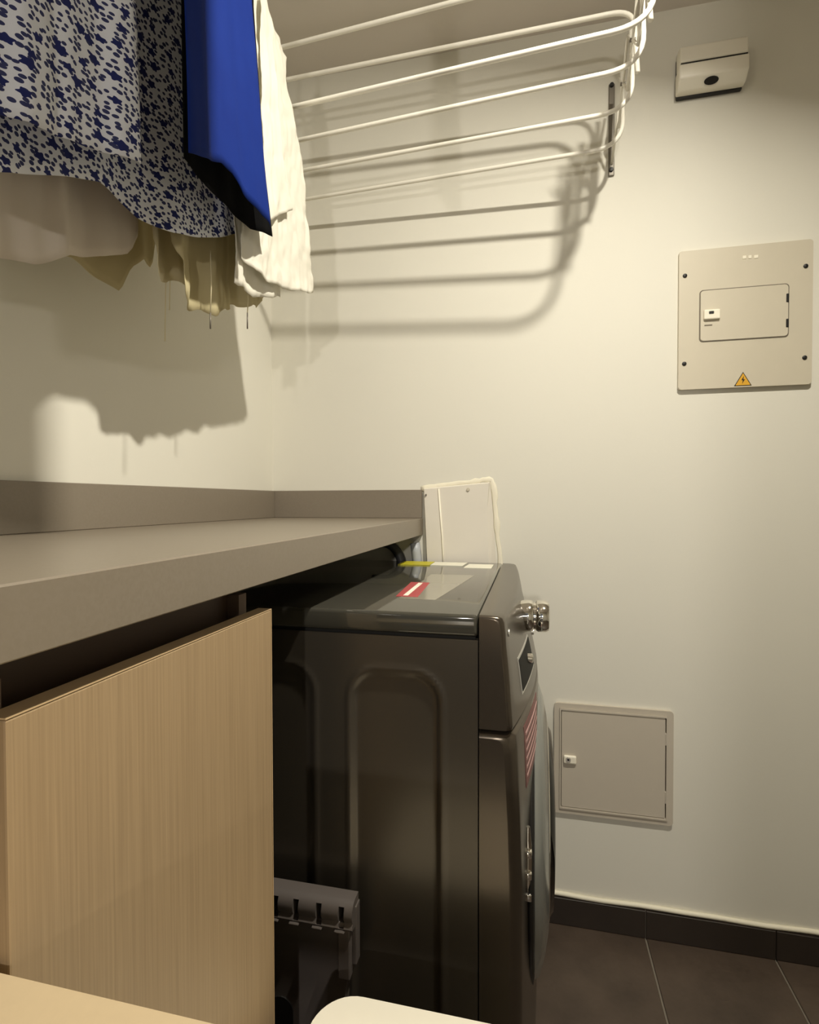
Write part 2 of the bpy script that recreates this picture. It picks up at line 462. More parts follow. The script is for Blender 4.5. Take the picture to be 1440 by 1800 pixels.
FBOW = lambda z: interp([(0.60, 0.028), (0.826, 0.038)], z)
ctl = obj('control_panel', bowed(ctl_prof, 0.7055, CBOW), 'graphite_front', ws, smooth=True)
fr_prof = [(0.740, 0.826), (0.750, 0.8245), (0.756, 0.820), (0.7585, 0.80), (0.7635, 0.70), (0.766, 0.6), (0.767, 0.4), (0.766, 0.2), (0.763, 0.06), (0.755, 0.03)]
frp = obj('front_panel', bowed(fr_prof, 0.7055, FBOW, yr=0.016), 'graphite_front', ws, smooth=True)
def front_x(y, z, prof=ctl_prof, bow=CBOW):
    u = (y-WYC)/((WY1-WY0)/2)
    p = sorted([(b_, a_) for a_, b_ in prof if b_ < 0.99])
    return interp(p, z)+(bow(z) if callable(bow) else bow)*(1-u*u)
# door
DZ0 = 0.515
door = obj('door', lathe(bmesh.new(), 'X', (0, WYC, DZ0), [(0.770, 0.262), (0.788, 0.268), (0.797, 0.262), (0.806, 0.235), (0.813, 0.20), (0.812, 0.186), (0.800, 0.18)], 56), 'door_grey', ws, smooth=True)
obj('door_glass', lathe(bmesh.new(), 'X', (0, WYC, DZ0), [(0.80, 0.179), (0.814, 0.177), (0.823, 0.165), (0.827, 0.12), (0.828, 0.03)], 48), 'black_glass', door, smooth=True)
bm = bmesh.new(); tube(bm, [(0.812, WYC+0.183*math.cos(t), DZ0+0.183*math.sin(t)) for t in [2*PI*k/56 for k in range(56)]], 0.0035, 8, closed=True)
obj('chrome_ring', bm, 'chrome', door, smooth='all')
bm = bmesh.new(); tube(bm, [(0.781, WYC+0.272*math.cos(t), DZ0+0.272*math.sin(t)) for t in [2*PI*k/56 for k in range(56)]], 0.006, 8, closed=True)
obj('outer_ring', bm, 'black_plastic', door, smooth='all')
# chrome hinge on the near edge of the door
bm = bmesh.new()
hx = 0.777
tube(bm, [(hx, WYC-0.268, DZ0+0.0+dz) for dz in (-0.02, 0.0, 0.10, 0.13)], [0.006, 0.0075, 0.006, 0.003], 10)
for dz in (0.02, 0.055, 0.09): box(bm, hx-0.008, hx+0.006, WYC-0.279, WYC-0.258, DZ0+dz-0.006, DZ0+dz+0.006, bev=0.002)
obj('door_hinge', bm, 'chrome', ws, smooth=True)
# dial
ky, kz = -0.44, 0.943; kx = front_x(ky, kz)+0.002
dial = obj('dial', lathe(bmesh.new(), 'X', (kx-0.008, ky, kz), [(0, .029), (.012, .031), (.020, .031), (.024, .029), (.0255, .0265), (.029, .0265), (.0305, .029), (.034, .031), (.048, .031), (.054, .028), (.056, .02)], 36), 'chrome', ws, smooth=True)
# display and buttons
def patch(y0, y1, z0, z1, off, n=8, prof=ctl_prof, bow=CBOW, shear=0.0):
    bm = bmesh.new(); g_ = []
    for i in range(n+1):
        row = []
        for k in range(5):
            y = y0+(y1-y0)*i/n; z = z0+(z1-z0)*k/4
            row.append((bm.verts.new((front_x(y, z, prof, bow)+off, y, z)), bm.verts.new((front_x(y, z, prof, bow)-0.002, y, z))))
        g_.append(row)
    for i in range(n):
        for k in range(4):
            for s in (0, 1): bm.faces.new((g_[i][k][s], g_[i+1][k][s], g_[i+1][k+1][s], g_[i][k+1][s]))
    for i in range(n):
        for k in (0, 4): bm.faces.new((g_[i][k][0], g_[i+1][k][0], g_[i+1][k][1], g_[i][k][1]))
    for k in range(4):
        for i in (0, n): bm.faces.new((g_[i][k][0], g_[i][k+1][0], g_[i][k+1][1], g_[i][k][1]))
    return bm
obj('display_bezel', patch(-0.648, -0.482, 0.858, 0.916, 0.0012), 'silver_mark', ctl)
obj('display', patch(-0.644, -0.486, 0.862, 0.912, 0.002), 'display_black', ctl)
by, bz = -0.545, 0.888
obj('button', lathe(bmesh.new(), 'X', (front_x(by, bz), by, bz), [(0, .009), (.008, .0085), (.010, .006)], 20), 'chrome', ctl, smooth=True)
obj('button', lathe(bmesh.new(), 'X', (front_x(-0.695, 0.968), -0.695, 0.968), [(0, .006), (.0018, .0055)], 16), 'silver_mark', ctl, smooth=True)
for yy in (-0.33, -0.29, -0.25):
    obj('button', lathe(bmesh.new(), 'X', (front_x(yy, 0.885), yy, 0.885), [(0, .007), (.005, .0065)], 16), 'silver_mark', ctl, smooth=True)
# front sticker with pale slanting lines
stk = obj('sticker', patch(-0.665, -0.50, 0.715, 0.812, 0.0008, prof=fr_prof, bow=FBOW), 'label_maroon', frp)
for k in range(6):
    z = 0.728+k*0.0135
    obj('sticker_line', patch(-0.655, -0.52+0.008*(k % 2), z, z+0.004, 0.0013, prof=fr_prof, bow=FBOW), 'label_pale', stk)
# stickers on the lid
def flat(pts, z, h, mat, name, par):
    bm = prism(bmesh.new(), [(p[0], p[1]) for p in pts], z-0.0004, z+h, plane='XY')
    return obj(name, bm, mat, par)
Zt = 1.0
q = lambda *ps: [onZ(x, y, Zt) for x, y in ps]
flat([(0.43, -0.125), (0.517, -0.125), (0.517, -0.045), (0.43, -0.045)], Zt, 0.0004, 'label_yellow', 'energy_label', lid)
flat([(0.519, -0.125), (0.605, -0.125), (0.61, -0.05), (0.519, -0.05)], Zt, 0.0004, 'label_white', 'paper_label', lid)
flat([(0.612, -0.165), (0.683, -0.165), (0.683, -0.08), (0.618, -0.08)], Zt, 0.0004, 'label_white', 'paper_label', lid)
fl = flat([(0.555, -0.62), (0.62, -0.62), (0.655, -0.30), (0.555, -0.30)], Zt, 0.0003, 'label_film', 'clear_label', lid)
rd = flat([(0.545, -0.60), (0.585, -0.60), (0.575, -0.43), (0.535, -0.43)], Zt, 0.0006, 'label_red', 'warning_label', lid)
flat([(0.556, -0.59), (0.565, -0.59), (0.562, -0.44), (0.553, -0.44)], Zt, 0.0009, 'label_white', 'label_line', rd)
for (x, y) in ((0.13, WY0+0.06), (0.13, WY1-0.06), (0.66, WY0+0.06), (0.66, WY1-0.06)):
    obj('foot', lathe(bmesh.new(), 'Z', (x, y, 0), [(0.0005, .025), (0.012, .025), (0.026, .016)], 20), 'black_plastic', ws, smooth=True)

# ------------------------------------------------------------------ valve cover behind the washer
vc = thing('valve_cover', 'white plastic cover plate sealed to the wall behind the washing machine', 'cover', (0.58, -0.01, 0.9))
bm = bmesh.new()
def quadsolid(bm, fr, bk):
    a_ = [bm.verts.new(p) for p in fr]; b_ = [bm.verts.new(p) for p in bk]
    bm.faces.new(a_); bm.faces.new(b_); n = len(a_)
    for i in range(n): bm.faces.new((a_[i], a_[(i+1) % n], b_[(i+1) % n], b_[i]))
quadsolid(bm, [(0.497, -0.030, 0.90), (0.668, -0.030, 0.90), (0.660, -0.016, 1.135), (0.664, -0.012, 1.220), (0.480, -0.012, 1.204)],
          [(0.487, -0.0005, 0.90), (0.690, -0.0005, 0.90), (0.676, -0.0005, 1.13), (0.668, -0.0005, 1.224), (0.478, -0.0005, 1.208)])
obj('plate', bm, 'cover_white', vc)
bm = bmesh.new(); tube(bm, [(0.5225, -0.0135, 1.205), (0.534, -0.021, 1.07), (0.543, -0.0295, 0.905)], 0.0024, 8)
obj('seam_bead', bm, 'white_lid', vc, smooth='all')
bm = bmesh.new()
pts = [(0.470, 1.206), (0.52, 1.214), (0.58, 1.221), (0.64, 1.229), (0.672, 1.231), (0.679, 1.20), (0.683, 1.13), (0.690, 1.06), (0.697, 0.98), (0.700, 0.91)]
pp = []
for (a_, b_) in zip(pts, pts[1:]):
    for k in range(4):
        t = k/4; pp.append((a_[0]+(b_[0]-a_[0])*t+random.uniform(-.0015, .0015), -0.002, a_[1]+(b_[1]-a_[1])*t+random.uniform(-.0015, .0015)))
tube(bm, pp, [random.uniform(.005, .010) for _ in pp], 8)
for v in bm.verts: v.co.y = -0.0005+(v.co.y+0.002)*0.32
obj('sealant', bm, 'white_trim', vc, smooth='all')
obj('screw', lathe(bmesh.new(), 'Y', (0.607, -0.0135, 1.203), [(0, .005), (-.003, .004)], 14), 'panel_grey', vc, smooth=True)
obj('screw', lathe(bmesh.new(), 'Y', (0.486, -0.0145, 1.188), [(0, .003), (-.003, .0025)], 14), 'bracket_grey', vc, smooth=True)
# hoses beside it
bm = bmesh.new(); tube(bm, fillet([(0.468, -0.02, 0.55), (0.462, -0.022, 1.0), (0.455, -0.022, 1.05)], 0.03), 0.014, 12)
tag(obj('drain_hose', bm, 'pvc_hose', smooth='all'), 'pale grey hose rising on the wall beneath the countertop end', 'hose')
bm = bmesh.new(); tube(bm, fillet([(0.415, -0.02, 0.55), (0.415, -0.022, 1.01), (0.38, -0.022, 1.05), (0.33, -0.022, 1.05)], 0.03), 0.013, 12)
tag(obj('inlet_hose', bm, 'dark_hose', smooth='all'), 'dark grey hose bending on the wall beneath the countertop', 'hose')

# ------------------------------------------------------------------ electric panel
ep = thing('electric_panel', 'square grey breaker panel cover with a small door and yellow warning triangle', 'electrical panel', (1.3025, 0, 1.457))
EY = -0.011
obj('cover_plate', prism(bmesh.new(), rrect(1.151, 1.454, 1.4565, 1.811, 0.006), EY, -0.0003, bev=0.002), 'panel_grey', ep)
bm = bmesh.new(); tube(bm, [(x, EY-0.0002, z) for x, z in rrect(1.2005, 1.4015, 1.5765, 1.7065, 0.008)], 0.0013, 6, closed=True)
obj('door_groove', bm, 'groove', ep)
ed = obj('door', prism(bmesh.new(), rrect(1.202, 1.400, 1.578, 1.705, 0.007), EY-0.0025, EY+0.002, bev=0.001), 'panel_grey', ep)
lt = obj('latch', bx(1.2085, 1.246, EY-0.010, EY-0.002, 1.630, 1.655, bev=0.003), 'white_lid', ed)
obj('keyhole', bx(1.219, 1.231, EY-0.0108, EY-0.009, 1.6425, 1.650, bev=0.0015, seg=1), 'black_plastic', lt)
obj('latch_mark', bx(1.211, 1.229, EY-0.0032, EY-0.0022, 1.6155, 1.6185), 'groove', ed)
for zc_ in (1.671, 1.609):
    obj('hinge', bx(1.3955, 1.4015, EY-0.0042, EY-0.001, zc_-0.0105, zc_+0.0105, bev=0.001, seg=1), 'black_plastic', ep)
for (x, z) in ((1.165, 1.748), (1.438, 1.746), (1.165, 1.523), (1.438, 1.522)):
    obj('screw', lathe(bmesh.new(), 'Y', (x, EY+0.0005, z), [(0, .0056), (-.0025, .005), (-.0035, .003)], 16), 'black_plastic', ep, smooth=True)
for k, (x, wd, zz) in enumerate(((1.302, .008, 1.7812), (1.3145, .007, 1.7808), (1.3285, .009, 1.780))):
    obj('embossed_mark', bx(x-wd/2, x+wd/2, EY-0.0012, EY+0.0005, zz-0.004, zz+0.004, bev=0.0005, seg=1), 'white_lid', ep)
wl = obj('warning_label', prism(bmesh.new(), [(1.2815, 1.4595), (1.3215, 1.4595), (1.3015, 1.4945)], EY-0.0005, EY+0.0005), 'black_plastic', ep)
obj('label_face', prism(bmesh.new(), [(1.2845, 1.4612), (1.3185, 1.4612), (1.3015, 1.4912)], EY-0.0009, EY), 'warning_yellow', wl)
bolt = [(1.3035, 1.4845), (1.2975, 1.4735), (1.3012, 1.4738), (1.2995, 1.4648), (1.3058, 1.4758), (1.3022, 1.4755)]
obj('lightning_bolt', prism(bmesh.new(), bolt, EY-0.0013, EY), 'black_plastic', wl)

# ------------------------------------------------------------------ lower access hatch
ah = thing('access_hatch', 'small off-white access hatch low on the wall beside the washer', 'hatch', (0.995, 0, 0.31))
def frame_ring(bm, x0, x1, z0, z1, wd, y0, y1, r):
    A = rrect(x0, x1, z0, z1, r); B = rrect(x0+wd, x1-wd, z0+wd, z1-wd, max(0.002, r-wd*0.5)); n = len(A)
    v = [[bm.verts.new((p[0], y, p[1])) for p in P] for P in (A, B) for y in (y0, y1)]
    Af, Ab, Bf, Bb = v
    for i in range(n):
        j = (i+1) % n
        bm.faces.new((Af[i], Af[j], Bf[j], Bf[i])); bm.faces.new((Ab[i], Ab[j], Bb[j], Bb[i]))
        bm.faces.new((Af[i], Af[j], Ab[j], Ab[i])); bm.faces.new((Bf[i], Bf[j], Bb[j], Bb[i]))
    return bm
obj('frame', frame_ring(bmesh.new(), 0.8435, 1.147, 0.3105, 0.6155, 0.0135, -0.0085, -0.0002, 0.010), 'access_grey', ah, smooth=True)
obj('frame_lip', frame_ring(bmesh.new(), 0.8575, 1.133, 0.3245, 0.6015, 0.004, -0.012, -0.0002, 0.003), 'access_grey', ah)
obj('recess', bx(0.860, 1.131, -0.003, -0.0002, 0.327, 0.599), 'groove', ah)
hd_ = obj('door', prism(bmesh.new(), rrect(0.8635, 1.1265, 0.3305, 0.5965, 0.003), -0.0095, -0.0022, bev=0.001), 'access_grey', ah)
lt = obj('latch', bx(0.868, 0.902, -0.0175, -0.009, 0.452, 0.475, bev=0.004), 'white_lid', hd_)
obj('lock', lathe(bmesh.new(), 'Y', (0.8805, -0.0172, 0.464), [(0, .0075), (-.0018, .0065)], 18), 'chrome', lt, smooth=True)
obj('keyhole', lathe(bmesh.new(), 'Y', (0.8805, -0.0189, 0.4645), [(0, .003), (-.0006, .0028)], 12), 'black_plastic', lt)
for zc_ in (0.540, 0.385):
    obj('hinge', bx(1.1262, 1.1305, -0.0105, -0.002, zc_-0.016, zc_+0.016, bev=0.001, seg=1), 'access_grey', ah)

# ------------------------------------------------------------------ wall detector
sn = thing('wall_detector', 'white plastic gas detector box with black oval sensor high on the wall', 'detector', (1.217, 0, 2.2))
obj('mount_plate', bx(1.141, 1.2935, -0.012, -0.0003, 2.199, 2.300, bev=0.004), 'black_plastic', sn, smooth=True)
def profX(bm, prof, x0, x1, bev):   # prof in (y,z)
    prism(bm, prof, x0, x1, plane='YZ')
    es = [e for e in bm.edges]
    bmesh.ops.bevel(bm, geom=es, offset=bev, segments=3, affect='EDGES', profile=0.5)
    return bm
lower = obj('lower_shell', profX(bmesh.new(), [(-0.010, 2.203), (-0.030, 2.203), (-0.052, 2.222), (-0.054, 2.255), (-0.010, 2.255)], 1.1385, 1.296, 0.004), 'white_plastic', sn, smooth=True)
obj('seam', bx(1.1425, 1.292, -0.0505, -0.010, 2.2545, 2.2595), 'black_plastic', sn)
obj('upper_shell', profX(bmesh.new(), [(-0.010, 2.259), (-0.054, 2.259), (-0.050, 2.298), (-0.040, 2.306), (-0.010, 2.308)], 1.1405, 1.294, 0.004), 'white_plastic', sn, smooth=True)
bm = bmesh.new(); lathe(bm, 'Z', (0, 0, 0), [(0, .0165), (.0015, .0155)], 24)
for v in bm.verts: v.co.y *= 0.55
nrm = Vector((0, -0.019, -0.022)).normalized()
rotm = Vector((0, 0, 1)).rotation_difference(nrm).to_matrix()
for v in bm.verts: v.co = rotm @ v.co + Vector((1.214, -0.0415, 2.2118)) + nrm*0.0005
obj('sensor_window', bm, 'black_plastic', lower)

# ------------------------------------------------------------------ accordion drying rack
rk = thing('drying_rack', 'white tubular fold-out drying rack mounted high on the back wall', 'drying rack', (0.52, 0, 2.0))
XL, XR, ZL, ZU = 0.05, 0.998, 2.032, 2.25
RR = 0.0052
def u_rod(yl, yr, z, zt, ytl, ytr, rad=0.075, name='rod'):
    pts = fillet([(XL, ytl, zt), (XL, yl, z), (XR, yr, z), (XR, ytr, zt)], rad, 8)
    bm = bmesh.new(); tube(bm, pts, RR, 10); return obj(name, bm, 'white_rod', rk, smooth='all')
lowers = [(-0.407, -0.468), (-0.305, -0.369), (-0.199, -0.247), (-0.076, -0.121)]
for (yl, yr) in lowers:
    u_rod(yl, yr, ZL, 2.235, yl+0.035, yr+0.035)
uppers = [(-0.232, -0.245), (-0.318, -0.372)]
for i, (yl, yr) in enumerate(uppers):
    u_rod(yl, yr, ZU, 2.075, yl-0.05, yr-0.05, rad=0.05)
for x in (XL, XR):
    # scissor links between neighbouring legs
    ysl = [l[0] if x == XL else l[1] for l in lowers]
    sgn = 0.009 if x == XR else 0.009
    for a_, b_ in zip(ysl, ysl[1:]):
        for (za, zb) in ((2.09, 2.21), (2.21, 2.09)):
            bm = bmesh.new(); tube(bm, [(x-sgn, a_+0.02, za), (x-sgn, b_+0.02, zb)], 0.0032, 8)
            obj('scissor_link', bm, 'white_rod', rk, smooth='all')
        bm = lathe(bmesh.new(), 'X', (x-sgn, (a_+b_)/2+0.02, 2.15), [(-.006, .004), (.006, .004)], 10)
        obj('pivot', bm, 'bracket_grey', rk)
    # wall bracket
    br = obj('wall_bracket', bx(x-0.020, x-0.005, -0.006, -0.0003, 2.03, 2.27, bev=0.002), 'bracket_grey', rk)
    for z in (2.045, 2.265):
        obj('bolt', lathe(bmesh.new(), 'Y', (x-0.013, -0.006, z), [(0, .006), (-.005, .005)], 12), 'black_plastic', br)
    y_ = ysl[-1]
    for za in (2.06, 2.20):
        bm = bmesh.new(); tube(bm, [(x-sgn, y_+0.02, 2.13), (x-0.012, -0.006, za)], 0.0035, 8)
        obj('scissor_link', bm, 'white_rod', rk, smooth='all')

# ------------------------------------------------------------------ hanging clothes
def sheet(name, hem, X, ztop, mat, parent, nU=60, nV=36, fold=0.010, nf=3.0, ph=0.0, shoulder=None, Xtop=None, thick=0.0012, far=None, Xnear=None, flare=0.0, seed=0, hemwave=0.0, crinkle=0.0):
    """one layer of cloth: hem = [(Y,z)...] ascending Y in the plane x = X; rises to ztop with sloping shoulders.
    far = [(z,Y)...] optional outline of the side away from the room's door"""
    rnd = random.Random(seed); p1, p2, p3 = [rnd.uniform(0, 6.28) for _ in range(3)]
    y0, y1 = hem[0][0], hem[-1][0]
    yc = shoulder if shoulder is not None else (y0+y1)/2
    Xtop = X if Xtop is None else Xtop
    bm = bmesh.new(); uvl = bm.loops.layers.uv.new('UVMap'); g_ = []
    for j in range(nV+1):
        t = j/nV; row = []
        for i in range(nU+1):
            s = i/nU; yb = y0+(y1-y0)*s
            zb = interp(hem, yb)
            zt = ztop-0.32*abs(yb-yc)
            zt = max(zt, zb+0.02)
            z = zb+(zt-zb)*t
            y = yb
            if far is not None:
                yf = interp(far, z); y = y0+(yf-y0)*s
            amp = fold*(1-t)**0.7
            off = amp*(math.sin(2*PI*nf*s+ph+0.8*math.sin(p1+3*t))+0.5*math.sin(2*PI*nf*1.9*s+p2)+0.25*math.sin(2*PI*nf*4.1*s+p3+2*t))
            Xh = X if Xnear is None else Xnear+(X-Xnear)*s
            x = Xh+(Xtop-Xh)*t**2+off+flare*(1-t)**2
            if crinkle:
                x += crinkle*(mnoise.noise((y*34, z*14, seed))+0.6*mnoise.noise((y*70, z*45, seed+9)))
            y += 0.3*amp*math.sin(2*PI*nf*s+ph+1.3)
            z += hemwave*(1-t)**4*math.sin(2*PI*nf*2.3*s+p2)
            row.append((bm.verts.new((x, y, z)), (yb*0.8, z)))
        g_.append(row)
    for j in range(nV):
        for i in range(nU):
            q_ = (g_[j][i], g_[j][i+1], g_[j+1][i+1], g_[j+1][i])
            f = bm.faces.new([v[0] for v in q_])
            for lp, v in zip(f.loops, q_): lp[uvl].uv = v[1]
    o = obj(name, bm, mat, parent, smooth='all')
    md = o.modifiers.new('thickness', 'SOLIDIFY'); md.thickness = thick; md.offset = 0
    return o
def hemX(X, *pts): return sorted([(onX(x, y, X).y, onX(x, y, X).z) for x, y in pts])
def hanger(parent, X, yc, zs, half, zrod, mat='black_plastic'):
    pts = [(X, yc-half, zs-0.32*half), (X, yc-0.02, zs+0.005), (X, yc, zs+0.02), (X, yc+0.02, zs+0.005), (X, yc+half, zs-0.32*half)]
    bm = bmesh.new(); tube(bm, pts, [.005, .006, .005, .006, .005], 8); tube(bm, [pts[0], pts[-1]], 0.0035, 8)
    h = obj('hanger', bm, mat, parent, smooth='all')
    r = 0.0125
    hp = [(X, yc, zs+0.01), (X, yc, zrod-0.014)]
    hp += [(X, yc+r*math.cos(t)-0.0, zrod+r*math.sin(t)) for t in [math.radians(-60+k*20) for k in range(13)]]
    bm = bmesh.new(); tube(bm, hp, 0.0018, 8)
    obj('hook', bm, 'chrome', h, smooth='all')

# short rails hung from the ceiling carry the clothes (above the frame)
RAILS = [(-0.80, 'white ceiling-hung clothes rail carrying the blue garment'), (-1.0, 'white ceiling-hung clothes rail carrying the floral shirt'), (-1.2, 'white ceiling-hung clothes rail carrying only the added towel')]
for (ry, lab) in RAILS:
    t = thing('clothes_rail', lab, 'rail', (0.38, ry, ZU))
    bm = bmesh.new(); tube(bm, fillet([(0.05, ry, RZ-0.004), (0.05, ry, ZU), (0.70, ry, ZU), (0.70, ry, RZ-0.004)], 0.03, 6), RR, 10)
    obj('bar', bm, 'white_rod', t, smooth='all')
    for x in (0.05, 0.70):
        obj('ceiling_flange', lathe(bmesh.new(), 'Z', (x, ry, RZ), [(-0.0005, .018), (-.004, .017), (-.006, .008)], 20), 'white_rod', t, smooth=True)
def rod_y(i, X): return RAILS[i][0]

# floral shirt
g1 = thing('floral_shirt', 'white shirt with dense navy flower print and a curved hem on the drying rack', 'shirt', (0.28, -0.98, 1.5))
def hemL(Xn, X, pts):
    x0, x1 = pts[0][0], pts[-1][0]; r = []
    for x, y in pts:
        p = onX(x, y, Xn+(X-Xn)*(x-x0)/(x1-x0)); r.append((p.y, p.z))
    return sorted(r)
fh = hemL(0.250, 0.300, [(-60, 190), (0, 208), (60, 228), (130, 250), (200, 272), (246, 288)])
fh = [(-1.28, fh[0][1]-0.03)] + fh
sheet('front_panel', fh, 0.300, 2.12, 'floral_cloth', g1, fold=0.005, nf=3.2, ph=0.6, shoulder=-1.0, Xnear=0.232, Xtop=0.272, seed=3, crinkle=0.002)
bh = hemL(0.205, 0.250, [(-40, 303), (0, 305), (60, 309), (120, 312), (180, 322), (215, 345), (250, 380), (300, 408), (345, 418), (390, 418), (425, 408)])
bh = [(-1.28, bh[0][1]-0.01)] + bh
sheet('back_panel', bh, 0.250, 2.12, 'floral_cloth', g1, nU=80, fold=0.006, nf=2.5, ph=2.0, shoulder=-1.0, Xnear=0.195, Xtop=0.256, seed=5, crinkle=0.002)
hanger(g1, 0.268, rod_y(1, 0.268), 2.12, 0.19, ZU)

# blue top with black lining
g2 = thing('blue_top', 'royal blue garment with a black lining at its slanted hem', 'garment', (0.31, -0.72, 1.6))
Xa, Xb = 0.340, 0.310
blueh = hemX(Xa, (326, 268), (350, 276), (395, 288), (412, 306), (428, 340), (455, 376), (474, 398))
far = sorted([(onX(x, y, Xa).z, onX(x, y, Xa).y) for x, y in ((447, 10), (455, 150), (463, 280), (474, 398))])
sheet('front_panel', blueh, Xa, 2.16, 'blue_cloth', g2, fold=0.004, nf=1.3, ph=0.3, far=far, Xtop=0.328, seed=8)
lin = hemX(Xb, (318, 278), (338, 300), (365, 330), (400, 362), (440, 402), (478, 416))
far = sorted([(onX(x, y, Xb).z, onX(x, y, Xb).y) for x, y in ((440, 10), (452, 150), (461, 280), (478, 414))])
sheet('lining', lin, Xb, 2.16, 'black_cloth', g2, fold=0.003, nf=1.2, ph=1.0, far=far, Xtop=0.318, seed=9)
hanger(g2, 0.323, rod_y(0, 0.314), 2.16, 0.075, ZU)

# white blouse
g3 = thing('white_blouse', 'crinkled white blouse hanging at the end of the row near the corner', 'blouse', (0.29, -0.55, 1.6))
Xa = 0.284
whh = hemL(0.276, Xa, [(425, 452), (450, 478), (470, 492), (500, 507), (530, 513), (552, 515)])
far = sorted([(onX(x, y, Xa).z, onX(x, y, Xa).y) for x, y in ((492, 10), (498, 100), (512, 180), (530, 262), (541, 400), (552, 515))])
sheet('front_panel', whh, Xa, 2.14, 'white_cloth', g3, nU=90, nV=70, crinkle=0.005, fold=0.003, nf=1.5, ph=0.2, far=far, Xnear=0.276, Xtop=0.281, seed=12, hemwave=0.002)
wh2 = hemL(0.264, 0.268, [(412, 494), (440, 515), (466, 524), (485, 520), (502, 523)])
sheet('back_panel', wh2, 0.255, 2.14, 'white_cloth', g3, nU=50, nV=50, crinkle=0.005, fold=0.003, nf=1.2, ph=1.2, Xnear=0.264, Xtop=0.274, seed=13, hemwave=0.003)
slv = hemL(0.293, 0.297, [(462, 376), (470, 388), (492, 378), (513, 368)])
far = sorted([(onX(x, y, 0.297).z, onX(x, y, 0.297).y) for x, y in ((484, 60), (490, 180), (500, 300), (514, 366))])
sheet('sleeve', slv, 0.297, 2.12, 'white_cloth', g3, nU=40, nV=60, crinkle=0.004, fold=0.003, nf=0.8, ph=0.4, far=far, Xnear=0.293, Xtop=0.291, seed=14)
hanger(g3, 0.273, rod_y(0, 0.28), 2.15, 0.13, ZU, 'wood_hanger')

# cream tops nearer the wall
g4 = thing('cream_top', 'loose cream top with dangling drawstrings behind the floral shirt', 'top', (0.2, -0.56, 1.5))
Xa, Xb = 0.215, 0.185
ch = hemX(Xa, (300, 420), (318, 470), (322, 520), (345, 545), (372, 552), (400, 542), (425, 536), (445, 540), (466, 528), (470, 500))
sheet('front_panel', ch, Xa, 2.12, 'beige_cloth', g4, nU=70, fold=0.008, nf=2.6, ph=0.7, crinkle=0.006, Xtop=0.205, shoulder=-0.72, seed=21, hemwave=0.004)
ch2 = hemX(Xb, (262, 425), (285, 492), (330, 500), (380, 520), (430, 500), (462, 490))
sheet('back_panel', ch2, Xb, 2.12, 'cream_cloth', g4, nU=60, fold=0.006, nf=2.6, ph=2.1, crinkle=0.005, Xtop=0.195, shoulder=-0.72, seed=22, hemwave=0.004)
for (x, yt, yb, dark) in ((370, 440, 578, True), (435, 500, 578, True)):
    Xs = 0.236
    A = onX(x, yt, Xs); B = onX(x, yb-28, Xs); B2 = onX(x, yb, Xs)
    bm = bmesh.new(); tube(bm, [A, A.lerp(B, .5)+Vector((0.001, .0012, 0)), B], 0.0011, 6)
    st = obj('drawstring', bm, 'cream_cloth', g4, smooth='all')
    bm = bmesh.new(); tube(bm, [B, B2], 0.0014, 6)
    obj('cord_tip', bm, 'bracket_grey', st, smooth='all')
hanger(g4, 0.2, rod_y(0, 0.185), 2.13, 0.14, ZU, 'wood_hanger')

g5 = thing('sheer_blouse', 'greyish sheer blouse with a wavy hem below the floral shirt', 'blouse', (0.2, -0.9, 1.4))
Xa, Xb = 0.160, 0.115
sh = hemX(Xa, (0, 454), (25, 458), (55, 463), (90, 455), (150, 449), (190, 452), (220, 443), (238, 415))
sh = [(-1.30, sh[0][1]-0.04)] + sh
sheet('front_panel', sh, Xa, 2.1, 'sheer_cloth', g5, nU=70, fold=0.009, nf=3.0, ph=1.0, Xtop=0.145, shoulder=-0.95, crinkle=0.003, seed=31, hemwave=0.002)
sh2 = hemX(Xb, (0, 430), (60, 440), (130, 452), (165, 480), (205, 512), (222, 470), (245, 455), (270, 472), (276, 430))
sh2 = [(-1.25, sh2[0][1]-0.03)] + sh2
sheet('back_panel', sh2, Xb, 2.1, 'beige_cloth', g5, nU=80, fold=0.007, nf=2.4, ph=0.4, Xtop=0.13, shoulder=-0.95, seed=32)
for x, yb in ((290, 600), (298, 545)):
    Xs = 0.15
    A = onX(x, 380, Xs); B = onX(x, yb, Xs)
    bm = bmesh.new(); tube(bm, [A, A.lerp(B, .5)+Vector((0.001, .001, 0)), B], 0.0009, 6)
    obj('tie_string', bm, 'cream_cloth', g5, smooth='all')
hanger(g5, 0.138, rod_y(1, 0.178), 2.11, 0.18, ZU)

# towel added above the frame to cast the shadow edge on the left wall
tw = thing('shade_cloth', 'pale grey towel added above the frame to shade the left wall', 'shade_cloth', (0.65, -1.1, 1.9))
for dx in (-0.008, 0.008):
    bm = bmesh.new(); g_ = []
    for i in range(31):
        y = -1.26+(0.38)*i/30; col = []
        for k in range(13):
            z = 1.855+(2.242-1.855)*k/12
            col.append(bm.verts.new((0.65+dx*(1-k/12*0.4)+0.004*math.sin(i*0.7)*(1-k/12), y, z)))
        g_.append(col)
    for i in range(30):
        for k in range(12): bm.faces.new((g_[i][k], g_[i+1][k], g_[i+1][k+1], g_[i][k+1]))
    o = obj('fold', bm, 'shade_cloth_grey', tw, smooth='all')
    md = o.modifiers.new('thickness', 'SOLIDIFY'); md.thickness = 0.004; md.offset = 0

# ------------------------------------------------------------------ folded grey crate between cabinet and washer
cr = thing('folded_crate', 'dark grey folded plastic crate with a slotted rolled rim leaning beside the washer', 'crate', (0.42, -0.78, 0))
Yf = -0.775
x0, x1, zt = 0.30, 0.5195, 0.572
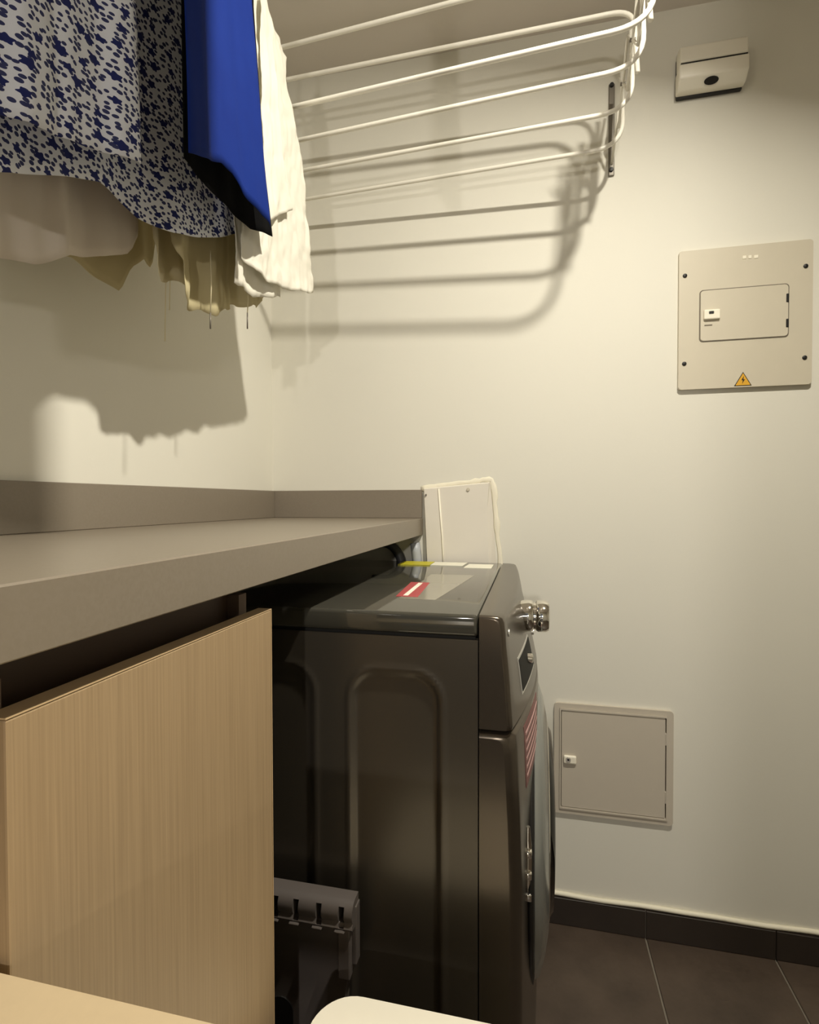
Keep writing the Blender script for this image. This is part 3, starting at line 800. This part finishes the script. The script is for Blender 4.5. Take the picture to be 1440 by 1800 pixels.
# body panel with arch cut-outs low down is built from an outline
out = [(x0, 0.004), (x1-0.03, 0.004), (x1-0.012, 0.43), (x1-0.006, 0.45), (x1-0.006, zt-0.035), (x0, zt-0.035)]
obj('body', prism(bmesh.new(), out, Yf, Yf+0.022, bev=0.002), 'grey_plastic', cr)
obj('side_rail', bx(x1-0.020, x1-0.001, Yf-0.006, Yf+0.026, 0.455, zt-0.030, bev=0.002), 'grey_plastic', cr)
obj('outer_rib', bx(x1-0.002, x1+0.006, Yf+0.006, Yf+0.024, 0.47, zt-0.012, bev=0.002), 'grey_plastic', cr)
slots = [onY(x, 1600, Yf-0.008).x for x in (484, 519.7, 559.8, 599.5)]
prof = [(Yf+0.022, zt)]
for k in range(7):
    t = math.radians(80-k*20); prof.append((Yf+0.008-0.018*math.cos(t)*1.0, zt-0.018+0.018*math.sin(t)))
prof += [(Yf-0.0095, zt-0.0368), (Yf-0.009, zt-0.0372), (Yf-0.008, zt-0.040), (Yf+0.022, zt-0.042)]
prof[4:4] = []
edges = [x0]+[e for s_ in slots for e in (s_-0.0046, s_+0.0046)]+[x1+0.004]
# rim cross-section lofted across x, pushed in where the slots are
bm = bmesh.new(); cols = []
xs_ = []
for k, e in enumerate(edges):
    ins = k not in (0, len(edges)-1)
    if not ins: xs_.append((e, False))
    elif k % 2: xs_ += [(e, False), (e+0.0003, True)]
    else: xs_ += [(e-0.0003, True), (e, False)]
for (x, cut) in xs_:
    col = []
    for (y, z) in prof:
        if cut and y < Yf+0.004 and zt-0.037 < z < zt-0.009: y = Yf+0.014
        col.append(bm.verts.new((x, y, z)))
    cols.append(col)
for a_, b_ in zip(cols, cols[1:]):
    m = len(a_)
    for k in range(m): bm.faces.new((a_[k], a_[(k+1) % m], b_[(k+1) % m], b_[k]))
bm.faces.new(cols[0]); bm.faces.new(cols[-1])
rim = obj('rolled_rim', bm, 'grey_plastic', cr, smooth=True)
for s_ in slots:
    obj('slot_sill', bx(s_-0.010, s_+0.006, Yf-0.0125, Yf-0.002, zt-0.0425, zt-0.0395, bev=0.001, seg=1), 'grey_plastic', rim)
bm = bmesh.new()
arch = [(0.405+0.02*math.cos(t), 0.385+0.02*math.sin(t)) for t in [PI*k/10 for k in range(11)]]+[(0.385, 0.33), (0.425, 0.33)]
prism(bm, arch, Yf-0.002, Yf+0.01)
obj('hand_hole', bm, 'black_plastic', cr)

# ------------------------------------------------------------------ white bin in front of the washer
wb = thing('white_bin', 'white plastic bin with a rounded flat lid in front of the washer', 'bin', (0.66, -1.0, 0))
LZ = 0.5
bx0, bx1, by0, by1 = 0.506, 0.80, -1.15, -0.846
bm = bmesh.new(); rings = []
for (z, ins) in ((0.003, .035), (0.02, .028), (LZ-0.04, .008)):
    rings.append([bm.verts.new((x, y, z)) for x, y in rrect(bx0+ins, bx1-ins, by0+ins, by1-ins, 0.05, 8)])
for a_, b_ in zip(rings, rings[1:]):
    n = len(a_)
    for k in range(n): bm.faces.new((a_[k], a_[(k+1) % n], b_[(k+1) % n], b_[k]))
bm.faces.new(rings[0]); bm.faces.new(rings[-1])
obj('tub', bm, 'white_lid', wb, smooth=True)
obj('lid', prism(bmesh.new(), rrect(bx0, bx1, by0, by1, 0.055, 10), LZ-0.0395, LZ, bev=0.004, plane='XY'), 'white_lid', wb, smooth=True)
